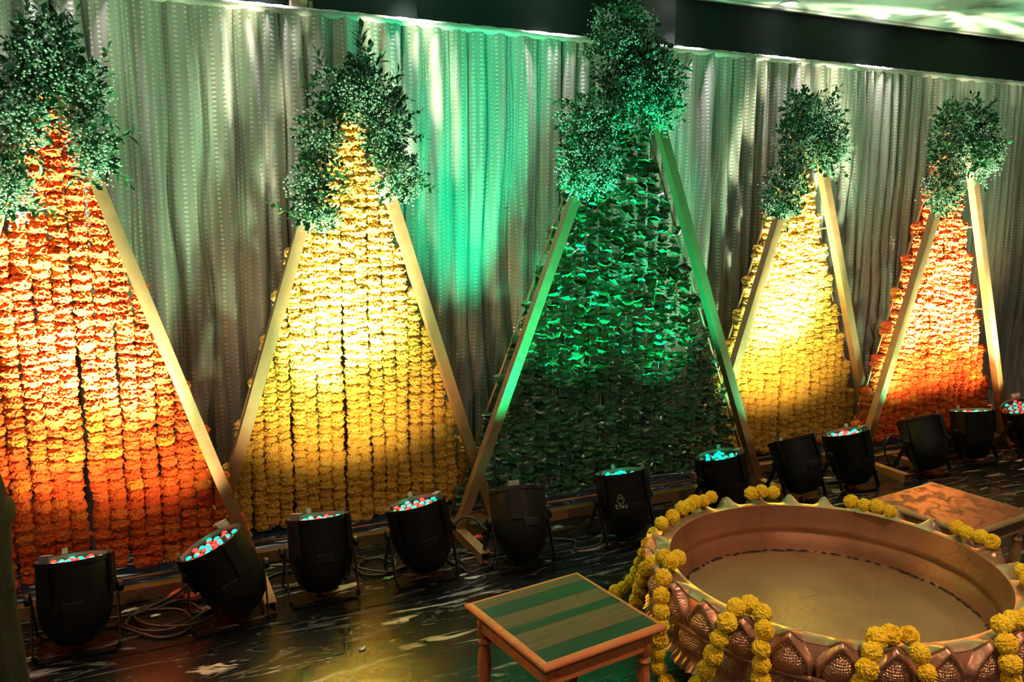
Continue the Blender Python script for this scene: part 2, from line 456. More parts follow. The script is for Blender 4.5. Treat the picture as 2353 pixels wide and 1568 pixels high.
ring_me = ring_mesh(0.040, 0.052, 0.006, M['trim_white'])
bulb_me = {}
for k in ('lamp_white', 'lamp_warm'):
    bulb_me[k] = MB().lathe([(0.0001, -0.018), (0.024, -0.016), (0.038, -0.009), (0.040, 0.0)], 24).mesh('bulb', M[k], True)

def downlight(x, y, kind, label, power, color, angle, blend, tilt=0.0):
    e = empty('ceiling_downlight', (x, y, CEIL))
    tag(e, label, 'downlight', 'white downlights over the curtain' if kind == 'lamp_white' else 'warm downlights over the hall')
    place('trim_ring', ring_me, e)
    place('bulb', bulb_me[kind], e)
    s = spot('downlight_beam', e, power, color, angle, blend, 0.03, (0, 0, -0.02), (tilt, 0, 0))
    return e

WHITE_X = [-0.92, -0.20, 0.57, 1.24, 1.97, 2.76, 3.46, 4.18]
wn = ['far left, out of view', 'left end above the leftmost orange triangle', 'left of the left yellow triangle', 'above the right slope of the left yellow triangle',
      'left of the tall green triangle', 'right of the tall green triangle', 'left of the two lit spots in the ceiling', 'right of the two lit spots in the ceiling']
for x, w in zip(WHITE_X, wn):
    downlight(x, 3.815, 'lamp_white', 'small white recessed downlight over the curtain, ' + w, P_CURTAIN_SPOT, (1.0, 0.93, 0.93), 72, 0.9)
for x, y, k, w in ((-0.9, 1.5, 1.1, 'over the left side of the hall'), (1.7, 0.6, 2.3, 'nearest the copper bowl'), (4.3, 0.9, 1.2, 'behind the camera on the right'), (0.7, -0.8, 1.2, 'furthest back in the hall')):
    downlight(x, y, 'lamp_warm', 'warm recessed ceiling downlight ' + w, P_ROOM * k, WARM, 150, 0.9)

# ------------------------------------------------------------------ room
fl = MB().box((2.5, 1.4, -0.05), (16, 9, 0.1)).build('floor', M['floor']); tag(fl, kind='structure')
# vinyl sheets laid along the wall, their seams show as thin lines
for i, (y0, y1) in enumerate(((-2.6, -1.2), (-1.19, 0.20), (0.21, 1.55), (1.56, 2.905), (2.913, 4.0))):
    s = MB().box((2.5, (y0 + y1) / 2, 0.001), (15, y1 - y0, 0.003)).build('vinyl_sheet', M['floor'], fl)
wb = MB().box((2.5, WALL_Y + 0.06, 1.35), (16, 0.12, 2.7)).build('wall_back', M['wall']); tag(wb, kind='structure')
MB().box((2.62, WALL_Y - 0.012, 1.35), (0.30, 0.024, 2.69)).build('pilaster', M['pilaster'], wb)
MB().box((-0.3, WALL_Y - 0.012, 1.35), (3.2, 0.024, 2.69)).build('wall_panel', M['wall'], wb)
ce = MB().box((2.5, 1.4, CEIL + 0.06), (16, 9, 0.12)).build('ceiling', M['ceiling']); tag(ce, kind='structure')
tr = MB().box((2.5, WALL_Y - 0.03, CEIL - 0.006), (16, 0.06, 0.012)).build('trim_1', M['cornice']); tag(tr, kind='structure')

# ------------------------------------------------------------------ curtain
def build_curtain():
    root = empty('backdrop_curtain', (2.5, 3.86, 0))
    tag(root, 'long pleated pale sequinned curtain hung as a backdrop behind the triangles', 'curtain')
    x0, x1, dx = -2.4, 8.2, 0.0075
    xs = np.arange(x0, x1, dx); zs = np.concatenate([np.linspace(0.01, 1.2, 10), np.linspace(1.28, 2.37, 22)])
    kx = np.arange(x0 - 1, x1 + 1, 0.19)
    lam = np.interp(xs, kx, npr.uniform(0.06, 0.17, len(kx)))
    ph = np.cumsum(dx / lam) * 2 * pi
    def noise2(nx, nz, amp):
        gx = np.linspace(x0 - .5, x1 + .5, nx); gz = np.linspace(0, 2.4, nz); g = npr.normal(0, amp, (nx, nz))
        rows = np.array([np.interp(xs, gx, g[:, j]) for j in range(nz)])           # nz, X
        out = np.empty((len(xs), len(zs)))
        for j, z in enumerate(zs):
            t = np.interp(z, gz, np.arange(nz)); a = int(min(t, nz - 2)); f = t - a; f = f * f * (3 - 2 * f)
            out[:, j] = rows[a] * (1 - f) + rows[a + 1] * f
        return out
    drift = noise2(70, 6, 0.9)          # folds wander as they fall
    drift2 = noise2(160, 7, 0.5)
    amp = 0.024 + 0.012 * noise2(110, 5, 0.6)
    amp = np.clip(amp, 0.006, 0.036) * np.interp(zs, [0, 1.5, 2.25, 2.37], [1.25, 1.1, 0.9, 0.55])[None, :]
    PH = ph[:, None] + drift * np.linspace(1.6, 0.2, len(zs))[None, :] + drift2 * .5
    y = amp * (np.sin(PH) + 0.38 * np.sin(2.27 * PH + 1.3 + drift2) + 0.10 * np.sin(5.3 * PH + 2 * drift))
    X = xs[:, None] + 0.012 * np.cos(PH) + 0 * zs[None, :]
    P = np.stack([X - 2.5, y, np.broadcast_to(zs[None, :], y.shape)], axis=2)
    mb = MB().grid(P)
    me = mb.mesh('drape', M['curtain'], True)
    yl = y[:, 18]
    arc = np.concatenate([[0], np.cumsum(np.hypot(np.diff(xs), np.diff(yl)))])
    uvs = np.empty((len(xs), len(zs), 2)); uvs[:, :, 0] = arc[:, None]; uvs[:, :, 1] = zs[None, :]
    uvf = uvs.reshape(-1, 2)
    lay = me.uv_layers.new(name='cloth')
    li = np.empty(len(me.loops), dtype=np.int32); me.loops.foreach_get('vertex_index', li)
    lay.data.foreach_set('uv', uvf[li].astype(np.float32).ravel())
    place('drape', me, root)
    # gathered hem along the top: a soft band with a ragged upper edge
    hx = np.arange(x0, x1, 0.012)
    ang = np.linspace(-0.5 * pi, 1.5 * pi, 9)
    rg = 0.5 + 0.5 * np.sin(np.interp(hx, xs, ph)) + npr.normal(0, 0.25, len(hx))
    H = np.empty((len(hx), 9, 3))
    for j, a in enumerate(ang):
        H[:, j, 0] = hx - 2.5
        H[:, j, 1] = 0.022 * np.cos(a) - 0.004 + 0.004 * rg
        H[:, j, 2] = 2.358 + (0.016 + 0.0035 * rg) * np.sin(a)
    MB().grid(H).build('hem', M['hem'], root, True)
    MB().tube([(-4.9, 0.0, 2.358), (5.7, 0.0, 2.358)], 0.011, 8).build('rail', M['rod'], root, True)
    blk = MB().box((0.735 - 2.5, 0.01, 2.392), (0.075, 0.04, 0.045), bev=0.004)
    blk.box((0.785 - 2.5, 0.012, 2.386), (0.018, 0.036, 0.036))
    tag(blk.build('rail_bracket', M['board'], root), 'raw wooden block on top of the curtain rail')
    MB().box((3.03 - 2.5, -0.005, 2.362), (0.09, 0.05, 0.02), bev=0.005).build('rail_clamp', M['board'], root)
    return root
build_curtain()

# ------------------------------------------------------------------ triangle frames
TRI = {  # centre x, y of the tubes, half width, apex height
    'a': (-0.235, 3.34, 0.640, 2.03), 'b': (0.858, 3.50, 0.657, 2.09), 'c': (2.185, 3.43, 0.895, 2.32),
    'd': (3.465, 3.60, 0.665, 2.05), 'e': (4.515, 3.46, 0.655, 2.055)}
TNAME = {'a': 'leftmost orange triangle', 'b': 'left yellow triangle', 'c': 'tall green triangle',
         'd': 'right yellow triangle', 'e': 'rightmost orange triangle'}
TW = 0.046     # tube width
BACK = 0.105   # rods sit this far behind the tubes

def build_frame(k):
    cx, ty, hw, H = TRI[k]
    root = empty('triangle_frame', (cx, ty, 0))
    tag(root, 'gold-painted square-tube triangular stand of the ' + TNAME[k], 'stand', 'triangular flower stands')
    ap = Vector((0, 0, H))
    L0 = Vector((-hw, 0, 0.0)); R0 = Vector((hw, 0, 0.0))
    dl = (ap - L0).normalized(); dr = (ap - R0).normalized()
    MB().bar(L0 - dl * 0.0, ap + dl * 0.02, TW, TW).build('leg', M['gold_tube'], root)
    MB().bar(R0, ap - dr * 0.03, TW * .98, TW * .98).build('leg', M['gold_tube'], root)
    MB().bar((-hw + 0.02, 0, 0.030), (hw - 0.02, 0, 0.030), 0.050, 0.050).build('base_bar', M['gold_tube'], root)
    for s in (-1, 1):
        f0 = Vector((s * (hw - 0.012), 0.03, 0.024)); f1 = Vector((s * (hw - 0.012), -0.33, 0.024))
        MB().bar(f0, f1, 0.046, 0.046, side=(1, 0, 0), hollow=True).build('foot', M['gold_tube'], root)
        MB().bar((s * (hw - 0.012), 0.02, 0.024), (s * (hw - 0.012), BACK + 0.02, 0.024), 0.03, 0.03, side=(1, 0, 0)).build('rear_foot', M['gold_tube'], root)
    # rod triangle behind the tubes
    b = Vector((0, BACK, 0))
    rl0 = L0 + b + Vector((0.0, 0, 0.05)); rr0 = R0 + b + Vector((0, 0, 0.05)); ra = ap + b + Vector((0, 0, -0.02))
    MB().tube([rl0, ra], 0.006, 6).build('side_rod', M['rod'], root, True)
    MB().tube([rr0, ra], 0.006, 6).build('side_rod', M['rod'], root, True)
    MB().tube([rl0, rr0], 0.007, 6).build('lower_rod', M['rod'], root, True)
    for p0, p1 in ((rl0, ra), (rr0, ra)):
        for t in (0.15, 0.42, 0.68):
            q = p0.lerp(p1, t)
            MB().tube([q, q - b * 0.85 + Vector((0, 0, .012))], 0.0045, 5).build('spacer', M['rod'], root)
    return root
for k in TRI: build_frame(k)

# ------------------------------------------------------------------ marigold strings
def marigold_mesh(name, mat, seed, nu=32, nv=15, flat=0.80, rough=1.0):
    g = np.random.default_rng(seed)
    v = []; f = []
    # overlapping ruffled tiers of petals
    for i in range(nv + 1):
        th = pi * i / nv
        for j in range(nu):
            a = 2 * pi * (j + 0.5 * (i % 2)) / nu
            r = 1 + (g.uniform(-0.17, 0.10) + 0.05 * ((i % 3) - 1)) * rough
            if i in (0, nv): r = 0.75
            v.append((r * math.sin(th) * math.cos(a), r * math.sin(th) * math.sin(a), flat * r * math.cos(th) + (0.06 * math.sin(3 * a + i) if 0 < i < nv else 0)))
    for i in range(nv):
        for j in range(nu):
            l = (j + 1) % nu
            f.append((i * nu + j, i * nu + nu + j, i * nu + nu + l, i * nu + l))
    mb = MB(); mb.add(v, f)
    return mb.mesh(name, mat)

FL = {}
for key in ('orange', 'amber', 'yellow'):
    FL[key] = [marigold_mesh('marigold_bloom', M[key], s) for s in range(5)]
FL['pom'] = [marigold_mesh('pompom_bloom', M['pom'], 40 + s, 46, 24, 0.96, 0.62) for s in range(4)]

def leaf_mesh(seed):
    """one leaf threaded flat on a string, its blade curled"""
    g = np.random.default_rng(seed)
    nu, nv = 7, 5
    P = np.empty((nu, nv, 3))
    cu = g.uniform(-0.55, 0.75); tw = g.uniform(-0.3, 0.3)
    for i in range(nu):
        u = -1 + 2 * i / (nu - 1)
        w = math.sqrt(max(0.0, 1 - (abs(u) ** 2.2))) * 0.8 + 0.04
        for j in range(nv):
            t = -1 + 2 * j / (nv - 1)
            P[i, j] = (u * 0.043, t * w * 0.036, 0.020 * cu * u * u + 0.014 * g.uniform(0.3, 1) * t * t * (1 if seed % 2 else -1) + tw * 0.018 * u * t + 0.002 * g.normal())
    return MB().grid(P).mesh('threaded_leaf', M['leaf_string'], True)
LEAFS = [leaf_mesh(s) for s in range(9)]

STRINGS = {'a': ('orange', 19), 'b': ('yellow', 21), 'c': ('leaf', 25), 'd': ('yellow', 21), 'e': ('orange', 19)}
thread_me = {}
def thread(h):
    key = round(h, 2)
    if key not in thread_me:
        thread_me[key] = MB().tube([(0, 0, 0), (0, 0, -h)], 0.0015, 4).mesh('thread', M['tie'])
    return thread_me[key]

def build_strings(k):
    kind, n = STRINGS[k]
    cx, ty, hw, H = TRI[k]
    y = ty + BACK
    span = 2 * hw - 0.07
    for i in range(n):
        fx = -span / 2 + span * (i + 0.5) / n
        x = cx + fx
        top = 0.05 + (H - 0.07) * (1 - abs(fx) / hw) - 0.01
        if top < 0.16: top = 0.16
        root = empty('leaf_garland' if kind == 'leaf' else 'marigold_garland', (x, y, top))
        what = {'orange': 'string of orange marigolds', 'yellow': 'string of yellow marigolds', 'leaf': 'string of folded green leaves'}[kind]
        tag(root, '%s, %s from the left in the %s' % (what, ORD[i], TNAME[k]), 'garland',
            '%ss hung in the %s' % (what.replace('string', 'string', 1), TNAME[k]))
        zb = 0.085 + rng.uniform(0, 0.03)
        place('thread', thread(top - zb), root)
        z = top - 0.02
        bx = 0.0
        lean = rng.uniform(-0.006, 0.006)
        while z > zb:
            bx = 0.7 * bx + rng.uniform(-0.004, 0.004)
            d = top - z
            if kind == 'leaf':
                if rng.random() > 0.04:
                    s = rng.uniform(0.68, 0.98)
                    place('leaf', rng.choice(LEAFS), root, (bx + rng.uniform(-.006, .006), rng.uniform(-.010, .006), -d),
                          (rng.choice((rng.uniform(-0.3, 0.4), rng.uniform(0.5, 1.35))), rng.uniform(-0.28, 0.28), rng.uniform(-0.5, 0.5)), (s, s * .8, s * rng.uniform(0.7, 1.3)))
                z -= rng.uniform(0.014, 0.021)
            else:
                key = kind
                if kind == 'orange' and rng.random() < 0.12: key = 'amber'
                r = span / n * 0.5 * rng.uniform(0.98, 1.17)
                place('marigold', rng.choice(FL[key]), root, (bx + lean * d, rng.uniform(-.007, .007), -d),
                      (rng.uniform(-.22, .22), rng.uniform(-.2, .2), rng.uniform(0, 6.28)), (r, r, r * rng.uniform(0.92, 1.1)))
                z -= r * rng.uniform(1.08, 1.28)
for k in STRINGS: build_strings(k)

# ------------------------------------------------------------------ foliage on the tops
def leaf_blade(mb, base, d, nrm, L, W, mi=0):
    d = d.normalized(); s = d.cross(nrm).normalized(); up = s.cross(d)
    p = [base, base + d * L * .3 + s * W * .42, base + d * L * .62 + s * W * .45, base + d * L + up * (-L * .12),
         base + d * L * .62 - s * W * .45, base + d * L * .3 - s * W * .42, base + d * L * .34 - up * W * .16, base + d * L * .66 - up * W * .2]
    mb.add(p, [(0, 1, 6), (0, 6, 5), (1, 2, 7, 6), (6, 7, 4, 5), (2, 3, 7), (7, 3, 4)], mi)

def sprig_mesh(seed, narrow):
    g = random.Random(seed)
    mb = MB()
    n = g.randint(7, 10) if narrow else g.randint(5, 7)
    L = 0.15
    pts = [Vector((g.uniform(-.004, .004) + 0.02 * (t ** 2), 0.0, L * t)) for t in [q / 5 for q in range(6)]]
    mb.tube(pts, [0.0016, .0015, .0013, .0011, .0009, .0006], 4, mi=1)
    for i in range(n):
        t = 0.22 + 0.75 * i / n
        b = pts[0].lerp(pts[-1], t)
        a = i * 2.3 + g.uniform(-.5, .5)
        d = Vector((math.cos(a) * .9, math.sin(a) * .9, 0.65 + 0.2 * g.random()))
        if narrow: leaf_blade(mb, b, d, Vector((0, 0, 1)), 0.058 * g.uniform(.8, 1.2), 0.018)
        else: leaf_blade(mb, b, d, Vector((0, 0, 1)), 0.048 * g.uniform(.8, 1.2), 0.029 * g.uniform(.8, 1.2))
    leaf_blade(mb, pts[-1], Vector((0.1, 0, 1)), Vector((0, 1, 0)), 0.045, 0.02 if narrow else .026)
    return mb.mesh('leaf_sprig', [M['foliage'], M['stem']])
SPRIGS = [sprig_mesh(s, s % 2 == 0) for s in range(8)]
ICO = [(0, 0, 1), (1, 0, 0), (0, 1, 0), (-1, 0, 0), (0, -1, 0), (0, 0, -1)]
ICF = [(0, 1, 2), (0, 2, 3), (0, 3, 4), (0, 4, 1), (5, 2, 1), (5, 3, 2), (5, 4, 3), (5, 1, 4)]

LOBES = {  # x, z, half width, half height
 'a': [(-0.209, 2.023, 0.114, 0.132), (-0.127, 1.903, 0.105, 0.114), (-0.095, 1.704, 0.074, 0.139), (-0.306, 1.809, 0.094, 0.14), (-0.357, 1.553, 0.075, 0.114), (-0.276, 1.963, 0.088, 0.111)],
 'b': [(0.826, 1.955, 0.158, 0.105), (0.882, 2.06, 0.05, 0.06), (0.709, 1.79, 0.095, 0.118), (0.667, 1.569, 0.086, 0.128), (0.69, 1.466, 0.096, 0.052), (0.985, 1.836, 0.11, 0.139), (1.037, 1.645, 0.094, 0.133), (0.915, 1.961, 0.143, 0.102)],
 'c': [(2.08, 2.322, 0.161, 0.094), (2.061, 2.188, 0.195, 0.17), (1.931, 1.895, 0.192, 0.134), (1.901, 1.72, 0.158, 0.135), (1.903, 1.614, 0.136, 0.068), (2.25, 2.145, 0.132, 0.116), (2.292, 1.991, 0.109, 0.138), (2.111, 2.039, 0.14, 0.115)],
 'd': [(3.304, 2.034, 0.10, 0.10), (3.273, 1.853, 0.10, 0.18), (3.23, 1.626, 0.12, 0.148), (3.43, 1.995, 0.15, 0.113), (3.521, 1.839, 0.12, 0.161), (3.209, 1.511, 0.13, 0.046)],
 'e': [(4.313, 2.031, 0.12, 0.084), (4.281, 1.86, 0.11, 0.182), (4.275, 1.615, 0.11, 0.136), (4.483, 1.99, 0.15, 0.122), (4.559, 1.845, 0.135, 0.186)]}

def build_topper(k):
    cx, ty, hw, H = TRI[k]
    y0 = ty - 0.08
    root = empty('foliage_topper', (cx, y0, LOBES[k][0][1] - 0.3))
    tag(root, 'bushy spray of dark leaves and white baby\'s breath crowning the ' + TNAME[k], 'foliage', 'foliage crowns on the triangles')
    o = Vector(root.location)
    g = random.Random(ord(k))
    fill = MB(); bl = MB(); st = MB(); foam = MB()
    area = 0
    for (x, z, a, b) in LOBES[k]:
        dep = min(0.10, 0.75 * (a + b) / 2 + 0.02)
        c = Vector((x, y0 - 0.01, z)) - o
        vol = a * b
        # filler leaves
        for _ in range(int(15000 * vol) + 40):
            u = Vector((g.gauss(0, 1), g.gauss(0, 1), g.gauss(0, 1))).normalized() * (g.random() ** 0.45)
            p = c + Vector((u.x * a, u.y * dep, u.z * b)) * 0.92
            d = (u + Vector((g.gauss(0, .5), g.gauss(0, .5), g.gauss(0, .5) + .15))).normalized()
            leaf_blade(fill, p, d, Vector((g.gauss(0, 1), g.gauss(0, 1), g.gauss(0, 1))).normalized(), g.uniform(.024, .046), g.uniform(.013, .024), 0 if g.random() < .6 else 1)
        # baby's breath: sprays of tiny blossoms on hair-thin stems
        for _ in range(int(7500 * vol) + 18):
            u = Vector((g.gauss(0, 1), g.gauss(-.35, 1), g.gauss(0, 1))).normalized()
            rr = g.uniform(0.55, 1.0)
            p = c + Vector((u.x * a, u.y * dep * 1.15, u.z * b)) * rr
            st.tube([p - u * 0.05, p], 0.0006, 3, cap=False)
            for q in range(g.randint(4, 8)):
                e = p + Vector((g.gauss(0, .016), g.gauss(0, .016), g.gauss(0, .016)))
                s = g.uniform(.0030, .0056)
                bl.add([tuple(e + Vector(w) * s) for w in ICO], ICF)
        # leaf sprigs that stick out, each its own piece
        for _ in range(int(330 * vol) + 2):
            an = g.uniform(0, 2 * pi)
            u = Vector((math.cos(an), g.uniform(-.7, .1), math.sin(an)))
            p = c + Vector((u.x * a, u.y * dep, u.z * b)) * g.uniform(0.45, 0.72)
            d = (u + Vector((g.gauss(0, .3), g.gauss(-.1, .3), g.gauss(0.1, .3)))).normalized()
            s = g.uniform(0.5, 0.85)
            place('leaf_sprig', g.choice(SPRIGS), root, p, d.to_track_quat('Z', 'Y').to_euler(), (s, s, s))
    tag(fill.build('filler_leaves', [M['foliage'], M['fine_leaf']], root), kind='stuff')
    tag(bl.build('baby_breath_blossoms', M['blossom'], root), 'tiny white baby\'s breath blossoms', kind='stuff')
    tag(st.build('blossom_stems', M['fine_leaf'], root), kind='stuff')
for k in LOBES: build_topper(k)
# two tall sprigs on the left yellow crown
# ------------------------------------------------------------------ floor cans
RB = 0.116
def can_meshes():
    d = {}
    prof = [(0.001, -0.165), (0.052, -0.165), (0.062, -0.160), (0.082, -0.140), (0.100, -0.108), (0.111, -0.075), (RB, -0.045), (RB, 0.105), (RB + .004, 0.108), (RB + .004, 0.122), (RB - .004, 0.122), (RB - .004, 0.075)]
    d['body'] = MB().lathe(prof, 40).mesh('can_body', M['lamp_black'], True); smooth_angle(d['body'], 35)
    d['liner'] = MB().lathe([(RB - .0045, 0.121), (RB - .0045, 0.100)], 40).mesh('barrel_liner', M['lamp_inner'], True)
    d['plate'] = MB().lathe([(0.0001, 0.104), (RB - .006, 0.104), (RB - .006, 0.098)], 40).mesh('diode_plate', M['lamp_black'])
    lens = [(0.0001, 0.008), (0.006, 0.007), (0.0095, 0.004), (0.011, 0.0)]
    for n in ('led_red', 'led_green', 'led_off'):
        d[n] = MB().lathe(lens, 10).mesh('diode', M[n], True)
    m = MB(); m.box((0, -RB - .007, 0.055), (0.050, 0.012, 0.14), bev=.002)
    d['rib'] = m.mesh('gel_frame_guide', M['lamp_black'])
    m = MB(); m.box((0, -RB + .002, 0.134), (0.046, 0.006, 0.026)).box((0, -RB + .012, 0.146), (0.046, 0.024, 0.003))
    d['clip'] = m.mesh('gel_clip', M['clip'])
    m = MB(); m.box((0, -RB + .004, 0.133), (0.018, 0.004, 0.02))
    d['smallclip'] = m.mesh('gel_tab', M['clip'])
    # yoke: a bent flat bar from the knobs down to the floor
    def yoke(front):
        pts = []
        w = RB + 0.016
        yy = -0.085 if front else 0.085
        for t in np.linspace(0, 1, 7): pts.append((-w, yy * t, -0.17 * t))
        out = pts + [(-w + .01, yy * 1.06, -0.186), (w - .01, yy * 1.06, -0.186)] + [(x * -1, y, z) for x, y, z in pts[::-1]]
        mb = MB()
        for p, q in zip(out[:-1], out[1:]):
            ax = Vector(q) - Vector(p)
            side = (1, 0, 0) if abs(ax.x) < .5 * ax.length else (0, 0, 1)
            mb.bar(p, q, 0.022, 0.005, side=side)
        return mb.mesh('yoke', M['lamp_black'])
    d['yoke_f'] = yoke(True); d['yoke_b'] = yoke(False)
    mb = MB()
    mb.lathe([(0.0001, 0.0), (0.018, 0.0), (0.022, 0.004), (0.022, 0.016), (0.014, 0.02), (0.0001, 0.02)], 10, mat=Matrix.Rotation(pi / 2, 4, 'Y'))
    d['knob'] = mb.mesh('knob', M['lamp_black'])
    mb = MB(); mb.tube([(0, 0.05, -0.15), (0.0, 0.07, -0.165), (0.03, 0.13, -0.185)], 0.008, 6)
    d['tail'] = mb.mesh('power_lead', M['cable'], True)
    mb = MB(); mb.box((0, -0.113, -0.03), (0.07, 0.014, 0.035), bev=.003)
    d['panel'] = mb.mesh('rear_panel', M['lamp_black'])
    return d
CAN = can_meshes()
# hexagonal field of diodes
SPOTS = []
for r, n in ((0.0, 1), (0.030, 6), (0.060, 12), (0.090, 9)):
    for i in range(n):
        a = 2 * pi * i / n + r * 3
        SPOTS.append((r * math.cos(a), r * math.sin(a)))

LAMPS = [  # x, y, tilt to the curtain, lean to the right, kind, spin of clips, label
 (-0.247, 3.05, 14, 0, 'rg', -0.75, 'black floor can light with red and green diodes, nearest of all, at the far left'),
 (0.245, 3.03, 6, -24, 'rg', 2.6, 'black can light leaning left, its whole red and green diode face showing'),
 (0.597, 3.10, 14, 0, 'rg', -0.95, 'upright black can light in front of the left corner of the left yellow triangle'),
 (1.012, 3.10, 10, -9, 'rg', 0.9, 'black can light tipped slightly left, nearest the bare tube foot of the left yellow triangle'),
 (1.440, 3.06, 27, 5, 'gc', -0.5, 'dark can light with hidden diodes at the left foot of the tall green triangle'),
 (1.985, 3.10, 14, -3, 'g', 0.75, 'black can light with green diodes and a white printed emblem on its body'),
 (2.593, 3.14, 9, -9, 'g', 0.4, 'black can light with green diodes at the right foot of the green triangle'),
 (3.120, 3.20, 25, -4, 'rgd', 0.75, 'dark can light with hidden diodes in front of the right yellow triangle'),
 (3.500, 3.20, 13, -8, 'rg', 0.2, 'tall narrow-footed can light with red and green diodes between the two right triangles'),
 (4.094, 3.22, 27, 4, 'rgd', 2.5, 'dark can light tipped towards the rightmost orange triangle, hiding its diodes'),
 (4.555, 3.26, 10, 0, 'rg', 0.75, 'black can light with lit diodes before the right half of the rightmost orange triangle'),
 (5.040, 3.26, 2, -22, 'rg', 2.4, 'bright can light cut off by the right edge of the picture')]

AIM = [(-.30, 3.44, 1.22), (-.16, 3.44, 1.10), (.80, 3.60, 1.10), (.90, 3.60, 1.25), (1.66, 3.85, 2.05), (1.95, 3.53, 1.40),
       (2.40, 3.53, 1.25), (3.40, 3.70, 1.10), (3.50, 3.70, 1.15), (4.42, 3.56, 1.10), (4.55, 3.56, 1.12), (4.72, 3.58, 1.0)]
def build_can(x, y, tilt, lean, kind, spin, label, idx):
    root = empty('floor_can_light', (x, y, 0.0))
    tag(root, label, 'stage light', 'can lights along the floor')
    PZ = 0.196
    hr = (0, 0, 0)
    rot = (Matrix.Rotation(math.radians(lean), 4, 'Y') @ Matrix.Rotation(math.radians(-tilt), 4, 'X')).to_euler()
    body = place('can_body', CAN['body'], root, (0, 0, PZ), rot)
    place('barrel_liner', CAN['liner'], body)
    plate = place('diode_plate', CAN['plate'], body)
    for q, (a, b) in enumerate(SPOTS):
        if kind == 'g' or kind == 'gc': n = 'led_green' if q % 3 != 1 else 'led_off'
        else: n = 'led_green' if q % 2 else 'led_red'
        if n == 'led_off' and q % 2: continue
        place('diode', CAN[n], plate, (a, b, 0.104))
    place('gel_frame_guide', CAN['rib'], body, rot=(0, 0, spin))
    place('gel_frame_guide', CAN['rib'], body, rot=(0, 0, spin + 2.1))
    place('gel_frame_guide', CAN['rib'], body, rot=(0, 0, spin - 2.1))
    place('gel_clip', CAN['clip'], body, rot=(0, 0, spin))
    place('gel_tab', CAN['smallclip'], body, rot=(0, 0, spin + 2.1))
    place('gel_tab', CAN['smallclip'], body, rot=(0, 0, spin - 2.1))
    place('rear_panel', CAN['panel'], body)
    place('yoke', CAN['yoke_f'], root, (0, 0, PZ)); place('yoke', CAN['yoke_b'], root, (0, 0, PZ))
    place('knob', CAN['knob'], root, (RB + .016, 0, PZ)); place('knob', CAN['knob'], root, (-RB - .016, 0, PZ), (0, 0, pi))
    place('power_lead', CAN['tail'], body)
    lo = Vector((0, 0, 0.13)); R3 = rot.to_matrix()
    want = R3.transposed() @ (Vector(AIM[idx]) - (Vector((x, y, PZ)) + R3 @ lo))      # where the diodes point, in the can's frame
    be = (-want).to_track_quat('Z', 'Y').to_euler()
    if kind in ('rg', 'rgd'):
        spot('red_beam', body, P_RED, RED, 37, 1.0, 0.05, lo, be)
        spot('green_beam', body, P_GREEN, GREEN, 39, 1.0, 0.05, lo, be)
        spot('mixed_spill', body, P_RED * 0.034, (1.0, 0.80, 0.36), 124, 1.0, 0.05, lo, be)
        spot('green_spill', body, P_GREEN * 0.07, (0.10, 1.0, 0.5), 104, 1.0, 0.05, lo, (pi, 0, 0))
    elif kind == 'g':
        spot('green_beam', body, P_GREEN_ONLY, PURE_GREEN, 60, 1.0, 0.05, lo, be)
    else:
        spot('green_beam', body, P_GREEN_ONLY * 1.3, PURE_GREEN, 50, 1.0, 0.05, lo, be)
    return body
CANS = [build_can(*a, i) for i, a in enumerate(LAMPS)]

# white print on the sixth can: a small emblem over upside-down letters
def build_print(body):
    cu = bpy.data.curves.new('print_text', 'FONT')
    cu.body = 'PALS'; cu.size = 0.026; cu.align_x = 'CENTER'; cu.extrude = 0.0003
    t = bpy.data.objects.new('print_text', cu); COL.objects.link(t)
    dg = bpy.context.evaluated_depsgraph_get()
    me = bpy.data.meshes.new_from_object(t.evaluated_get(dg))
    bpy.data.objects.remove(t)
    me.materials.clear(); me.materials.append(M['print'])
    a = -0.62
    r = RB + 0.0022
    loc = (r * math.sin(a) * -1 * -1, -r * math.cos(a), -0.012)
    place('printed_letters', me, body, loc, (pi / 2, pi, a), (1, 1, 1))
    mb = MB()
    pts = [(0.016 * math.cos(q) * (1.0 if math.sin(q) < 0 else 0.72), 0, 0.020 * math.sin(q) + 0.016) for q in np.linspace(0, 2 * pi, 20)]
    mb.tube(pts, 0.0011, 4)
    mb.tube([(-0.007, 0, 0.016), (0.0, 0, 0.026), (0.007, 0, 0.014)], 0.0012, 4)
    mb.build('printed_emblem', M['print'], body, loc=(loc[0], loc[1], loc[2] + 0.008), rot=(0, 0, a))
build_print(CANS[5])

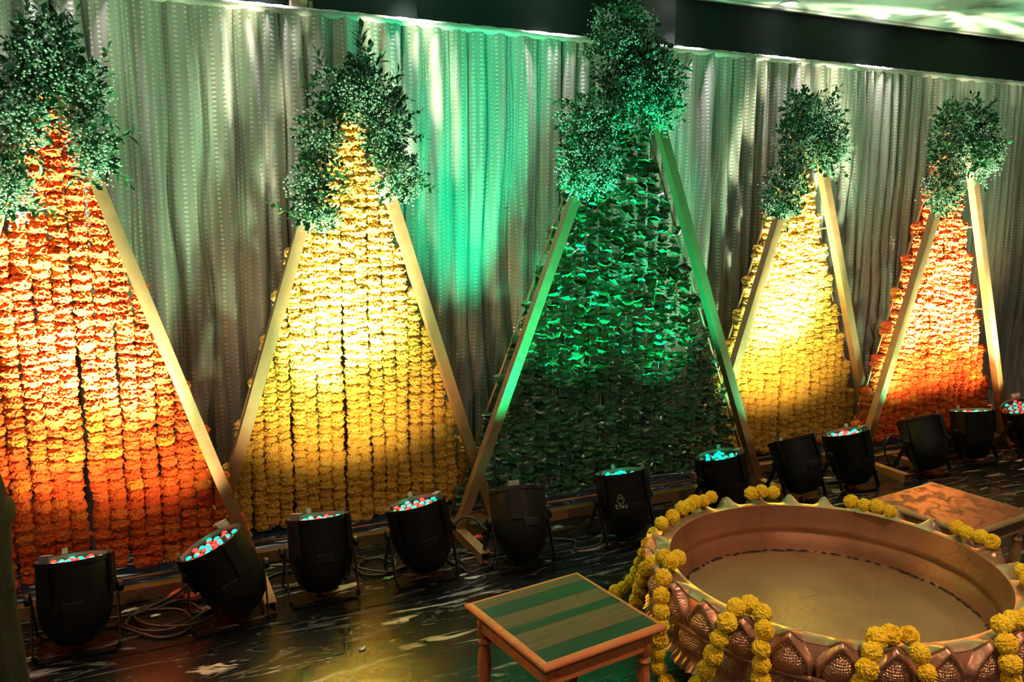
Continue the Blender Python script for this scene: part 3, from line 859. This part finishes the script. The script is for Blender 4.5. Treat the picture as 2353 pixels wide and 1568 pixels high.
# ------------------------------------------------------------------ low tables
def turned_leg(h):
    p = [(0.001, 0), (0.014, 0), (0.017, 0.02), (0.012, 0.045), (0.018, 0.06), (0.013, 0.072), (0.016, 0.10), (0.021, 0.16), (0.019, 0.20), (0.013, 0.225), (0.021, 0.238), (0.014, 0.25), (0.022, 0.262), (0.022, h)]
    return p
def build_table(name, cx, cy, rz, side, zt, label, planks, wood):
    root = empty(name, (cx, cy, 0), (0, 0, rz))
    tag(root, label, 'table', 'low wooden tables')
    h = side / 2
    edge = 0.016
    # rounded moulding round the top
    n = 6
    prof = [(h - edge + edge * math.cos(a), zt - 0.011 + 0.011 * math.sin(a)) for a in np.linspace(-pi / 2, pi / 2, 8)]
    prof = [(h - edge, zt - 0.022)] + prof + [(h - edge - 0.004, zt)]
    vs = []; fs = []
    for r, z in prof:
        vs += [(-r, -r, z), (r, -r, z), (r, r, z), (-r, r, z)]
    for i in range(len(prof) - 1):
        for k in range(4):
            l = (k + 1) % 4
            fs.append((i * 4 + k, i * 4 + l, i * 4 + 4 + l, i * 4 + 4 + k))
    MB().add(vs, fs).build('edge_moulding', M[wood], root)
    MB().box((0, 0, zt - 0.016), (side - 0.03, side - 0.03, 0.012)).build('under_board', M[wood], root)
    w = side - 2 * edge - 0.006
    if planks:
        y = w / 2
        for i, (frac, m) in enumerate(planks):
            d = w * frac
            MB().box((0, 0, 0), (w, d - 0.0012, 0.010), bev=0.0008).build('plank', M[m], root, loc=(0, y - d / 2, zt - 0.0045))
            y -= d
    else:
        MB().box((0, 0, zt - 0.0045), (w, w, 0.010), bev=0.0008).build('top_panel', M['brown_top'], root)
    ah = 0.058
    for s in (-1, 1):
        MB().box((0, s * (h - 0.036), zt - 0.022 - ah / 2), (side - 0.056, 0.016, ah), bev=.002).build('apron', M[wood], root)
        MB().box((s * (h - 0.036), 0, zt - 0.022 - ah / 2), (0.016, side - 0.056, ah), bev=.002).build('apron', M[wood], root)
        for t in (-1, 1):
            l = MB().lathe(turned_leg(zt - 0.022), 18).mesh('leg', M[wood], True); smooth_angle(l, 50)
            place('leg', l, root, (s * (h - 0.044), t * (h - 0.044), 0))
    return root
build_table('plank_top_table', 1.067, 1.967, math.radians(8.0), 0.418, 0.352,
            'low table with a brown and green striped plank top, left of the copper bowl',
            [(0.12, 'plank_brown'), (0.17, 'plank_green'), (0.19, 'plank_brown'), (0.10, 'plank_green'), (0.16, 'plank_brown'), (0.10, 'plank_brown'), (0.16, 'plank_green')], 'orange_wood')
build_table('brown_top_table', 2.888, 2.125, math.radians(6.5), 0.432, 0.352,
            'low table with a glossy brown top glowing orange, right behind the copper bowl', None, 'dark_wood')

# ------------------------------------------------------------------ copper bowl
def build_bowl():
    cx, cy = 1.961, 1.839
    root = empty('copper_bowl', (cx, cy, 0), (0, 0, 0))
    tag(root, 'very large round copper-gold bowl with a lotus petal rim, garlanded with yellow flowers', 'bowl')
    N = 28; half = pi / N
    ph0 = math.radians(-132.8)
    # inside
    MB().lathe([(0.0001, 0.236), (0.25, 0.235), (0.44, 0.236), (0.466, 0.240)], 96).build('basin_floor', M['basin'], root, True)
    iw = MB().lathe([(0.462, 0.236), (0.470, 0.25), (0.474, 0.292), (0.483, 0.300), (0.485, 0.310), (0.479, 0.319), (0.483, 0.330), (0.494, 0.360), (0.500, 0.388), (0.503, 0.401)], 112)
    v = []
    for (x, y, z) in iw.v:                       # hand-made wall, slightly uneven
        a = math.atan2(y, x); k = 1 + 0.004 * math.sin(5 * a + 30 * z) + 0.0025 * math.sin(13 * a)
        if z > 0.385: k = 1
        v.append((x * k, y * k, z))
    iw.v = v
    iw.build('inner_wall', M['copper_in'], root, True)
    # dark residue where wall meets bottom
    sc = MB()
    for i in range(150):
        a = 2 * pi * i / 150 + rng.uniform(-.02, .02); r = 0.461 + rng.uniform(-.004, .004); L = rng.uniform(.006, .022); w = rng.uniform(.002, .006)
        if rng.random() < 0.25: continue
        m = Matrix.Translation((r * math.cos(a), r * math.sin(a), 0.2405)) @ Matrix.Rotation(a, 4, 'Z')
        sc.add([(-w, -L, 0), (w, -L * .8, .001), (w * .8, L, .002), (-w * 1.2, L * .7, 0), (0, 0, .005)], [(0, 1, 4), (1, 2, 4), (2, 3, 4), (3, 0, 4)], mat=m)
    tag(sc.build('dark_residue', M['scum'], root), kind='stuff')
    # rim with up-curled petal tips
    na = N * 14; nr = 7
    P = np.empty((na + 1, nr, 3))
    for i in range(na + 1):
        a = 2 * pi * i / na
        u = ((a - ph0) / (2 * half)) % 1.0; u = abs(u - round(u)) * 2          # 0 on a tip, 1 between
        tip = max(0, 1 - u / 0.62) ; tip = tip * tip * (3 - 2 * tip)
        for j in range(nr):
            t = j / (nr - 1)
            r = 0.503 + t * (0.044 + 0.020 * tip)
            z = 0.401 + 0.003 * math.sin(pi * t) - 0.006 * t * t + 0.030 * tip * t ** 1.6
            P[i, j] = (r * math.cos(a), r * math.sin(a), z)
    rim = MB().grid(P, flip=True)
    # outer lip turns down
    Q = np.empty((na + 1, 3, 3))
    for i in range(na + 1):
        a = 2 * pi * i / na
        p = P[i, -1]
        Q[i, 0] = p; Q[i, 1] = (p[0] * 1.004, p[1] * 1.004, p[2] - 0.008); Q[i, 2] = (0.545 * math.cos(a), 0.545 * math.sin(a), 0.385)
    rim.grid(Q, flip=True)
    rim.build('rim', M['rim_gold'], root, True)
    # body behind the petals
    MB().lathe([(0.30, 0.16), (0.46, 0.18), (0.535, 0.215), (0.545, 0.26), (0.548, 0.30), (0.546, 0.34), (0.545, 0.39)], 96).build('outer_body', M['copper'], root, True)
    # upper petal: arched frame round a domed dimpled centre
    nu, nv = 29, 25
    P = np.empty((nu, nv, 3)); mask = np.zeros((nu - 1, nv - 1), int)
    for i in range(nu):
        u = -1 + 2 * i / (nu - 1)
        for j in range(nv):
            t = j / (nv - 1)
            w = 0.97 * (1 - max(0, (t - 0.30) / 0.70) ** 2.1) ** 0.62 if t < 1 else 0.0
            wi = 0.66 * (1 - max(0, (t - 0.22) / 0.60) ** 2.0) ** 0.6 if t < 0.82 else 0.0
            s = abs(u)
            d = 0.0
            if s <= w:
                e = min(1, (w - s) / 0.10)
                d = 0.020 * e * (0.75 + 0.5 * t)                 # raised arch frame
                if wi > 0 and s < wi + 0.08:
                    if s > wi: d -= 0.012 * (1 - abs((s - wi - 0.04) / 0.04))      # groove
                    else: d = 0.010 + 0.026 * math.sqrt(max(0, 1 - (s / max(wi, 1e-4)) ** 2)) * math.sin(pi * min(1, 0.18 + t / 0.98)) ** 0.7
                d += 0.012 * max(0, t - 0.7) / 0.3
            z = 0.312 + t * (0.080 + 0.030 * max(0, 1 - s / 0.6))
            r = 0.549 + d + 0.012 * math.sin(pi * t)
            a = u * half
            P[i, j] = (r * math.cos(a), r * math.sin(a), z)
            if i < nu - 1 and j < nv - 1: mask[i, j] = 1 if (s < wi - 0.03) else 0
    up = MB().grid(P, mask=mask).mesh('petal', [M['copper'], M['copper_dots']], True)
    for i in range(N): place('petal', up, root, rot=(0, 0, ph0 + 2 * half * i))
    # bead moulding between the tiers
    R, r = 0.562, 0.0085
    T = np.empty((169, 13, 3))
    for i in range(169):
        a = 2 * pi * i / 168
        for j in range(13):
            b = 2 * pi * j / 12
            T[i, j] = ((R + r * math.cos(b)) * math.cos(a), (R + r * math.cos(b)) * math.sin(a), 0.303 + r * math.sin(b))
    MB().grid(T).build('moulding', M['copper'], root, True)
    # lower petals hang down and flare, with shell flutes along the edge
    P = np.empty((nu, nv, 3)); mask = np.zeros((nu - 1, nv - 1), int)
    for i in range(nu):
        u = -1 + 2 * i / (nu - 1); s = abs(u)
        for j in range(nv):
            t = j / (nv - 1)                       # 0 at the moulding, 1 at the hanging edge
            d = 0.016 * math.sin(pi * min(1, t * 1.35)) * (1 - s ** 4)
            if s > 0.80: d -= 0.010 * math.sin(pi * (s - 0.8) / 0.2)
            flare = 0.030 * max(0, (t - 0.62) / 0.38) ** 1.5
            fl = 0.005 * math.cos(u * 5 * pi) * max(0, (t - 0.66) / 0.34)
            z = 0.296 - t * (0.088 + 0.020 * math.sqrt(max(0, 1 - s * s)))
            r = 0.550 + d + flare + fl + 0.006 * t
            a = u * half
            P[i, j] = (r * math.cos(a), r * math.sin(a), z)
            if i < nu - 1 and j < nv - 1: mask[i, j] = 1 if (s < 0.72 and 0.06 < t < 0.62) else 0
    lp = MB().grid(P, flip=True, mask=mask).mesh('hanging_petal', [M['copper'], M['copper_dots']], True)
    for i in range(N): place('hanging_petal', lp, root, rot=(0, 0, ph0 + half + 2 * half * i))
    MB().lathe([(0.40, 0.0), (0.42, 0.0), (0.42, 0.02), (0.36, 0.05), (0.33, 0.10), (0.36, 0.165)], 64).build('pedestal', M['copper'], root, True)
    return root
build_bowl()

# garlands on the bowl: (points, label)
BG = [
 ([(1.365, 1.72, 0.155), (1.355, 1.71, 0.2), (1.361, 1.685, 0.258), (1.364, 1.662, 0.313), (1.371, 1.649, 0.365), (1.388, 1.640, 0.412), (1.432, 1.658, 0.438), (1.476, 1.656, 0.438), (1.477, 1.608, 0.436), (1.435, 1.550, 0.424), (1.418, 1.539, 0.382), (1.420, 1.537, 0.338), (1.420, 1.537, 0.294), (1.422, 1.533, 0.250)],
  'yellow pompom garland looped over the front left rim of the copper bowl', 'garland'),
 ([(1.572, 1.356, 0.300), (1.575, 1.353, 0.345), (1.582, 1.348, 0.388), (1.603, 1.356, 0.425), (1.645, 1.381, 0.440), (1.690, 1.376, 0.440), (1.729, 1.354, 0.440), (1.700, 1.299, 0.428), (1.701, 1.276, 0.388), (1.712, 1.269, 0.343), (1.722, 1.265, 0.298)],
  'yellow pompom garland looped over the middle of the front rim of the copper bowl', 'garland'),
 ([(2.09, 1.290, 0.440), (2.045, 1.300, 0.440), (1.997, 1.296, 0.440), (1.938, 1.240, 0.428), (1.930, 1.220, 0.386), (1.936, 1.218, 0.342), (1.936, 1.217, 0.298), (1.934, 1.217, 0.254)],
  'yellow pompom garland hanging at the front right of the copper bowl, by the picture edge', 'garland'),
 ([(1.475, 1.985, 0.440), (1.437, 1.968, 0.440), (1.382, 1.925, 0.420), (1.356, 1.895, 0.380), (1.350, 1.885, 0.338), (1.346, 1.884, 0.296), (1.345, 1.884, 0.252), (1.344, 1.885, 0.208), (1.345, 1.882, 0.164), (1.352, 1.850, 0.130)],
  'yellow pompom garland hanging straight down from the bowl rim beside the striped table', 'garland'),
 ([(1.446, 2.012, 0.440), (1.425, 2.045, 0.408), (1.432, 2.090, 0.368), (1.440, 2.118, 0.322), (1.446, 2.140, 0.276), (1.446, 2.155, 0.230), (1.448, 2.178, 0.184)],
  'short yellow pompom strand between two longer ones on the left side of the bowl', 'garland'),
 ([(1.673, 2.289, 0.438), (1.625, 2.285, 0.420), (1.655, 2.372, 0.345), (1.643, 2.392, 0.300), (1.641, 2.412, 0.256), (1.641, 2.430, 0.212), (1.640, 2.455, 0.168), (1.634, 2.478, 0.124), (1.626, 2.520, 0.080), (1.634, 2.556, 0.040), (1.640, 2.600, 0.028)],
  'yellow pompom strand trailing from the back left rim down to the floor', 'garland'),
 ([(1.828, 2.372, 0.440), (1.870, 2.372, 0.438), (1.905, 2.372, 0.448), (1.790, 2.352, 0.440), (1.748, 2.336, 0.440)],
  'row of five yellow pompom flowers on the back left rim of the bowl', 'garland'),
 ([(2.085, 2.362, 0.440), (2.125, 2.350, 0.446), (2.168, 2.335, 0.440)],
  'three yellow pompom flowers at the top of the back rim, nearest the dark can light', 'garland'),
 ([(2.362, 2.140, 0.440), (2.382, 2.098, 0.438), (2.400, 2.055, 0.444), (2.415, 2.012, 0.438)],
  'yellow pompom flowers on the back rim touching the glowing table', 'garland'),
 ([(2.495, 1.805, 0.440), (2.482, 1.760, 0.440), (2.492, 1.716, 0.440), (2.488, 1.674, 0.440)],
  'yellow pompom flowers on the right rim below the glowing table', 'garland'),
 ([(2.360, 1.485, 0.440), (2.320, 1.440, 0.440)],
  'pair of yellow pompom flowers at the far right rim, by the picture edge', 'garland')]
for pts, label, cat in BG:
    root = empty('pompom_garland', pts[0])
    tag(root, label, cat, 'yellow garlands on the copper bowl')
    o = Vector(pts[0])
    MB().tube([Vector(p) - o for p in pts], 0.0015, 4).build('thread', M['tie'], root)
    for p in pts:
        r = 0.0252 * rng.uniform(0.93, 1.10)
        place('pompom_flower', rng.choice(FL['pom']), root, Vector(p) - o, (rng.uniform(0, 6), rng.uniform(0, 6), rng.uniform(0, 6)), (r, r, r))

# ------------------------------------------------------------------ cables and scraps on the floor
def loopy(cx, cy, rx, ry, turns, seed, z=0.010):
    g = random.Random(seed); pts = []
    n = int(turns * 9)
    for i in range(n):
        a = 2 * pi * i / 9 + g.uniform(-.1, .1)
        k = 1 + g.uniform(-.15, .2)
        pts.append((cx + rx * k * math.cos(a) + i * .004, cy + ry * k * math.sin(a), z + 0.004 * (i // 9) + g.uniform(0, .006)))
    return pts
CABLES = [
 ([(-0.20, 3.16, 0.03), (-0.08, 3.20, 0.012), (0.06, 3.25, 0.03), (0.14, 3.22, 0.08), (0.19, 3.14, 0.09)] , 'thin black cable running up from the first can light to the leaning one'),
 (loopy(0.02, 3.13, 0.13, 0.10, 2.2, 3), 'coiled black cable on the floor between the first can light and the leaning one'),
 ([(-0.12, 3.10, 0.02), (0.0, 2.98, 0.010), (0.09, 2.985, 0.010), (0.12, 3.06, 0.010), (0.08, 3.15, 0.02), (-0.05, 3.20, 0.02)], 'single cable loop nearest the viewer, right of the first can light'),
 ([(-0.36, 3.14, 0.03), (-0.47, 3.20, 0.012), (-0.42, 3.06, 0.010), (-0.52, 2.98, 0.010), (-0.62, 3.06, 0.010)], 'black cable curling at the left edge beside the first can light'),
 (loopy(0.83, 3.235, 0.085, 0.075, 2.1, 5), 'round coil of black cable between the two can lights of the left yellow triangle'),
 ([(0.72, 3.20, 0.03), (0.66, 3.32, 0.012), (0.48, 3.34, 0.010), (0.36, 3.26, 0.012), (0.30, 3.16, 0.05)], 'black cable behind the upright can light of the left yellow triangle'),
 (loopy(1.22, 3.13, 0.075, 0.11, 1.7, 8), 'cable loops in front of the bare tube foot left of the green triangle'),
 ([(1.16, 3.16, 0.06), (1.22, 3.34, 0.02), (1.27, 3.36, 0.10), (1.33, 3.33, 0.12), (1.39, 3.24, 0.06), (1.42, 3.16, 0.04)], 'black cable arching up beside the left leg of the green triangle'),
 ([(1.55, 3.14, 0.03), (1.66, 3.20, 0.012), (1.76, 3.14, 0.010), (1.72, 3.06, 0.010), (1.84, 3.06, 0.012), (1.92, 3.16, 0.05)], 'black cable on the floor between the curtain-facing can light and the emblem one'),
 ([(2.06, 3.18, 0.04), (2.20, 3.24, 0.012), (2.36, 3.18, 0.010), (2.50, 3.24, 0.04)], 'black cable linking the two green can lights'),
 (loopy(3.90, 3.37, 0.13, 0.06, 2.4, 12, 0.012), 'tangle of black cable under the rightmost orange triangle'),
 ([(3.96, 3.24, 0.20), (3.90, 3.27, 0.24), (3.85, 3.27, 0.20), (3.86, 3.28, 0.13), (3.93, 3.30, 0.05), (4.05, 3.34, 0.012), (4.30, 3.32, 0.012)], 'cable drooping in a small loop left of the dark can light before the rightmost triangle'),
 ([(4.66, 3.20, 0.03), (4.78, 3.14, 0.010), (4.90, 3.20, 0.012), (4.98, 3.30, 0.04)], 'black cable between the last two can lights on the right')]
for pts, label in CABLES:
    c = catmull(pts, 7)
    o = Vector(c[0]); o.z = 0
    ob = MB().tube([Vector(p) - o for p in c], 0.0055, 6).build('power_cable', M['cable'], None, True, loc=o)
    tag(ob, label, 'cable', 'cables along the floor')

def plug(loc, rz, mat, label, s=1.0):
    root = empty('cable_plug', loc, (0, 0, rz)); tag(root, label, 'plug')
    m = MB().lathe([(0.0001, -0.03), (0.012, -0.03), (0.016, -0.02), (0.019, 0.0), (0.019, 0.026), (0.0001, 0.026)], 12, mat=Matrix.Rotation(pi / 2, 4, 'Y'))
    m.build('plug_body', M[mat], root, True, scale=(s, s, s))
    m = MB().lathe([(0.006, 0.026), (0.006, 0.045), (0.0001, 0.045)], 8, mat=Matrix.Rotation(pi / 2, 4, 'Y'))
    m.build('cable_collar', M['cable'], root, True, scale=(s, s, s))
plug((0.075, 3.275, 0.021), 0.6, 'red_plug', 'red cable plug left of the leaning can light, further from it')
plug((0.135, 3.235, 0.021), -0.5, 'red_plug', 'red cable plug half hidden behind the leaning can light')
plug((1.345, 3.315, 0.021), 0.2, 'red_plug', 'dark red cable plug left of the curtain-facing can light')

def scrap(name, loc, L, W, rz, mat, label, cat):
    g = random.Random(int(loc[0] * 1000))
    vs = []
    n = 9
    for i in range(n):
        t = i / (n - 1)
        w = W * (math.sin(pi * min(.98, max(.06, t))) ** .6) * g.uniform(.7, 1.15)
        vs += [((t - .5) * L, -w / 2, .001 + .006 * g.random()), ((t - .5) * L, 0, .004 + .008 * g.random()), ((t - .5) * L, w / 2, .001 + .006 * g.random())]
    fs = []
    for i in range(n - 1):
        for k in range(2):
            fs.append((i * 3 + k, i * 3 + 3 + k, i * 3 + 4 + k, i * 3 + 1 + k))
    ob = MB().add(vs, fs).build(name, M[mat], None, False, loc=(loc[0], loc[1], 0.0035), rot=(0, 0, rz))
    so = ob.modifiers.new('thickness', 'SOLIDIFY'); so.thickness = 0.0015
    tag(ob, label, cat)
scrap('paper_scrap', (-0.08, 3.245), 0.10, 0.016, 0.25, 'white_scrap', 'crumpled pale strip lying beside the first can light', 'scrap')
scrap('paper_tag', (0.0, 3.16), 0.035, 0.014, 0.1, 'white_scrap', 'small white tag among the coiled cables', 'scrap')
scrap('leaf_scrap', (0.878, 3.119), 0.055, 0.02, 0.2, 'green_scrap', 'torn bright green leaf bit on the floor between two can lights', 'leaf')
scrap('paper_scrap', (0.64, 2.62), 0.03, 0.02, 0.4, 'white_scrap', 'white paper flake on the open floor left of the striped table', 'scrap')
scrap('foam_scrap', (0.448, 3.50), 0.04, 0.02, 0.1, 'white_scrap', 'white scrap at the left end of the left yellow triangle\'s base bar', 'scrap')

# ------------------------------------------------------------------ black cloth-covered stand at the left edge
def build_stand():
    root = empty('draped_stand', (-0.455, 1.55, 0))
    tag(root, 'tall stand draped in black cloth, cut off by the left edge of the picture', 'stand')
    prof = [(0.02, 1.235), (0.12, 1.225), (0.175, 1.20), (0.205, 1.16), (0.228, 1.08), (0.240, 1.02), (0.243, 0.97), (0.238, 0.90), (0.240, 0.80), (0.246, 0.70), (0.256, 0.45), (0.268, 0.004)]
    n = 72; vs = []; fs = []
    for r, z in prof:
        k = min(1, (1.22 - z) * 1.5)
        for i in range(n):
            a = 2 * pi * i / n
            q = r * (1 + k * (0.016 * math.sin(11 * a) + 0.010 * math.sin(17 * a + 3 * z)))
            vs.append((q * math.cos(a), q * math.sin(a), z))
    for i in range(len(prof) - 1):
        for j in range(n):
            l = (j + 1) % n
            fs.append((i * n + j, i * n + n + j, i * n + n + l, i * n + l))
    fs.append(tuple(range(n)))
    MB().add(vs, fs).build('cloth', M['dark_cloth'], root, True)
    MB().lathe([(0.240, 1.005), (0.250, 1.0), (0.251, 0.985), (0.242, 0.975)], 48).build('tie_band', M['dark_cloth'], root, True)
    MB().lathe([(0.02, 0.0), (0.02, 1.06)], 12, cap=True).build('post', M['lamp_black'], root)
build_stand()

# ------------------------------------------------------------------ green effect light throwing patterns on the ceiling, out of view on the right
def build_effect_light():
    root = empty('effect_light', (6.6, 2.9, 0)); tag(root, 'moving effect light beyond the right picture edge, throwing green patches on the ceiling', 'stage light')
    MB().box((0, 0, 0.05), (0.26, 0.22, 0.10), bev=.01).build('base', M['lamp_black'], root)
    MB().box((-0.12, 0, 0.2), (0.03, 0.1, 0.22), bev=.006).box((0.12, 0, 0.2), (0.03, 0.1, 0.22), bev=.006).build('arms', M['lamp_black'], root)
    hd = MB().lathe([(0.001, -0.09), (0.06, -0.09), (0.085, -0.04), (0.085, 0.08), (0.06, 0.1), (0.055, 0.07), (0.0001, 0.07)], 24).build('head', M['lamp_black'], root, True, loc=(0, 0, 0.26))
    for i, (tx, ty, ang, pw, col) in enumerate(((5.25, 3.35, 22, 60, (0.01, 1, .42)), (5.3, 2.9, 12, 55, (0.2, 1, .6)), (4.3, 3.3, 14, 50, (0.02, 1, .42)), (3.9, 3.15, 9, 50, (.2, 1, .6)))):
        d = Vector((tx, ty, CEIL)) - Vector((6.6, 2.9, 0.36))
        s = spot('pattern_beam', root, pw, col, ang, 0.35, 0.01, (0, 0, 0.38), (-d).to_track_quat('Z', 'Y').to_euler())
build_effect_light()
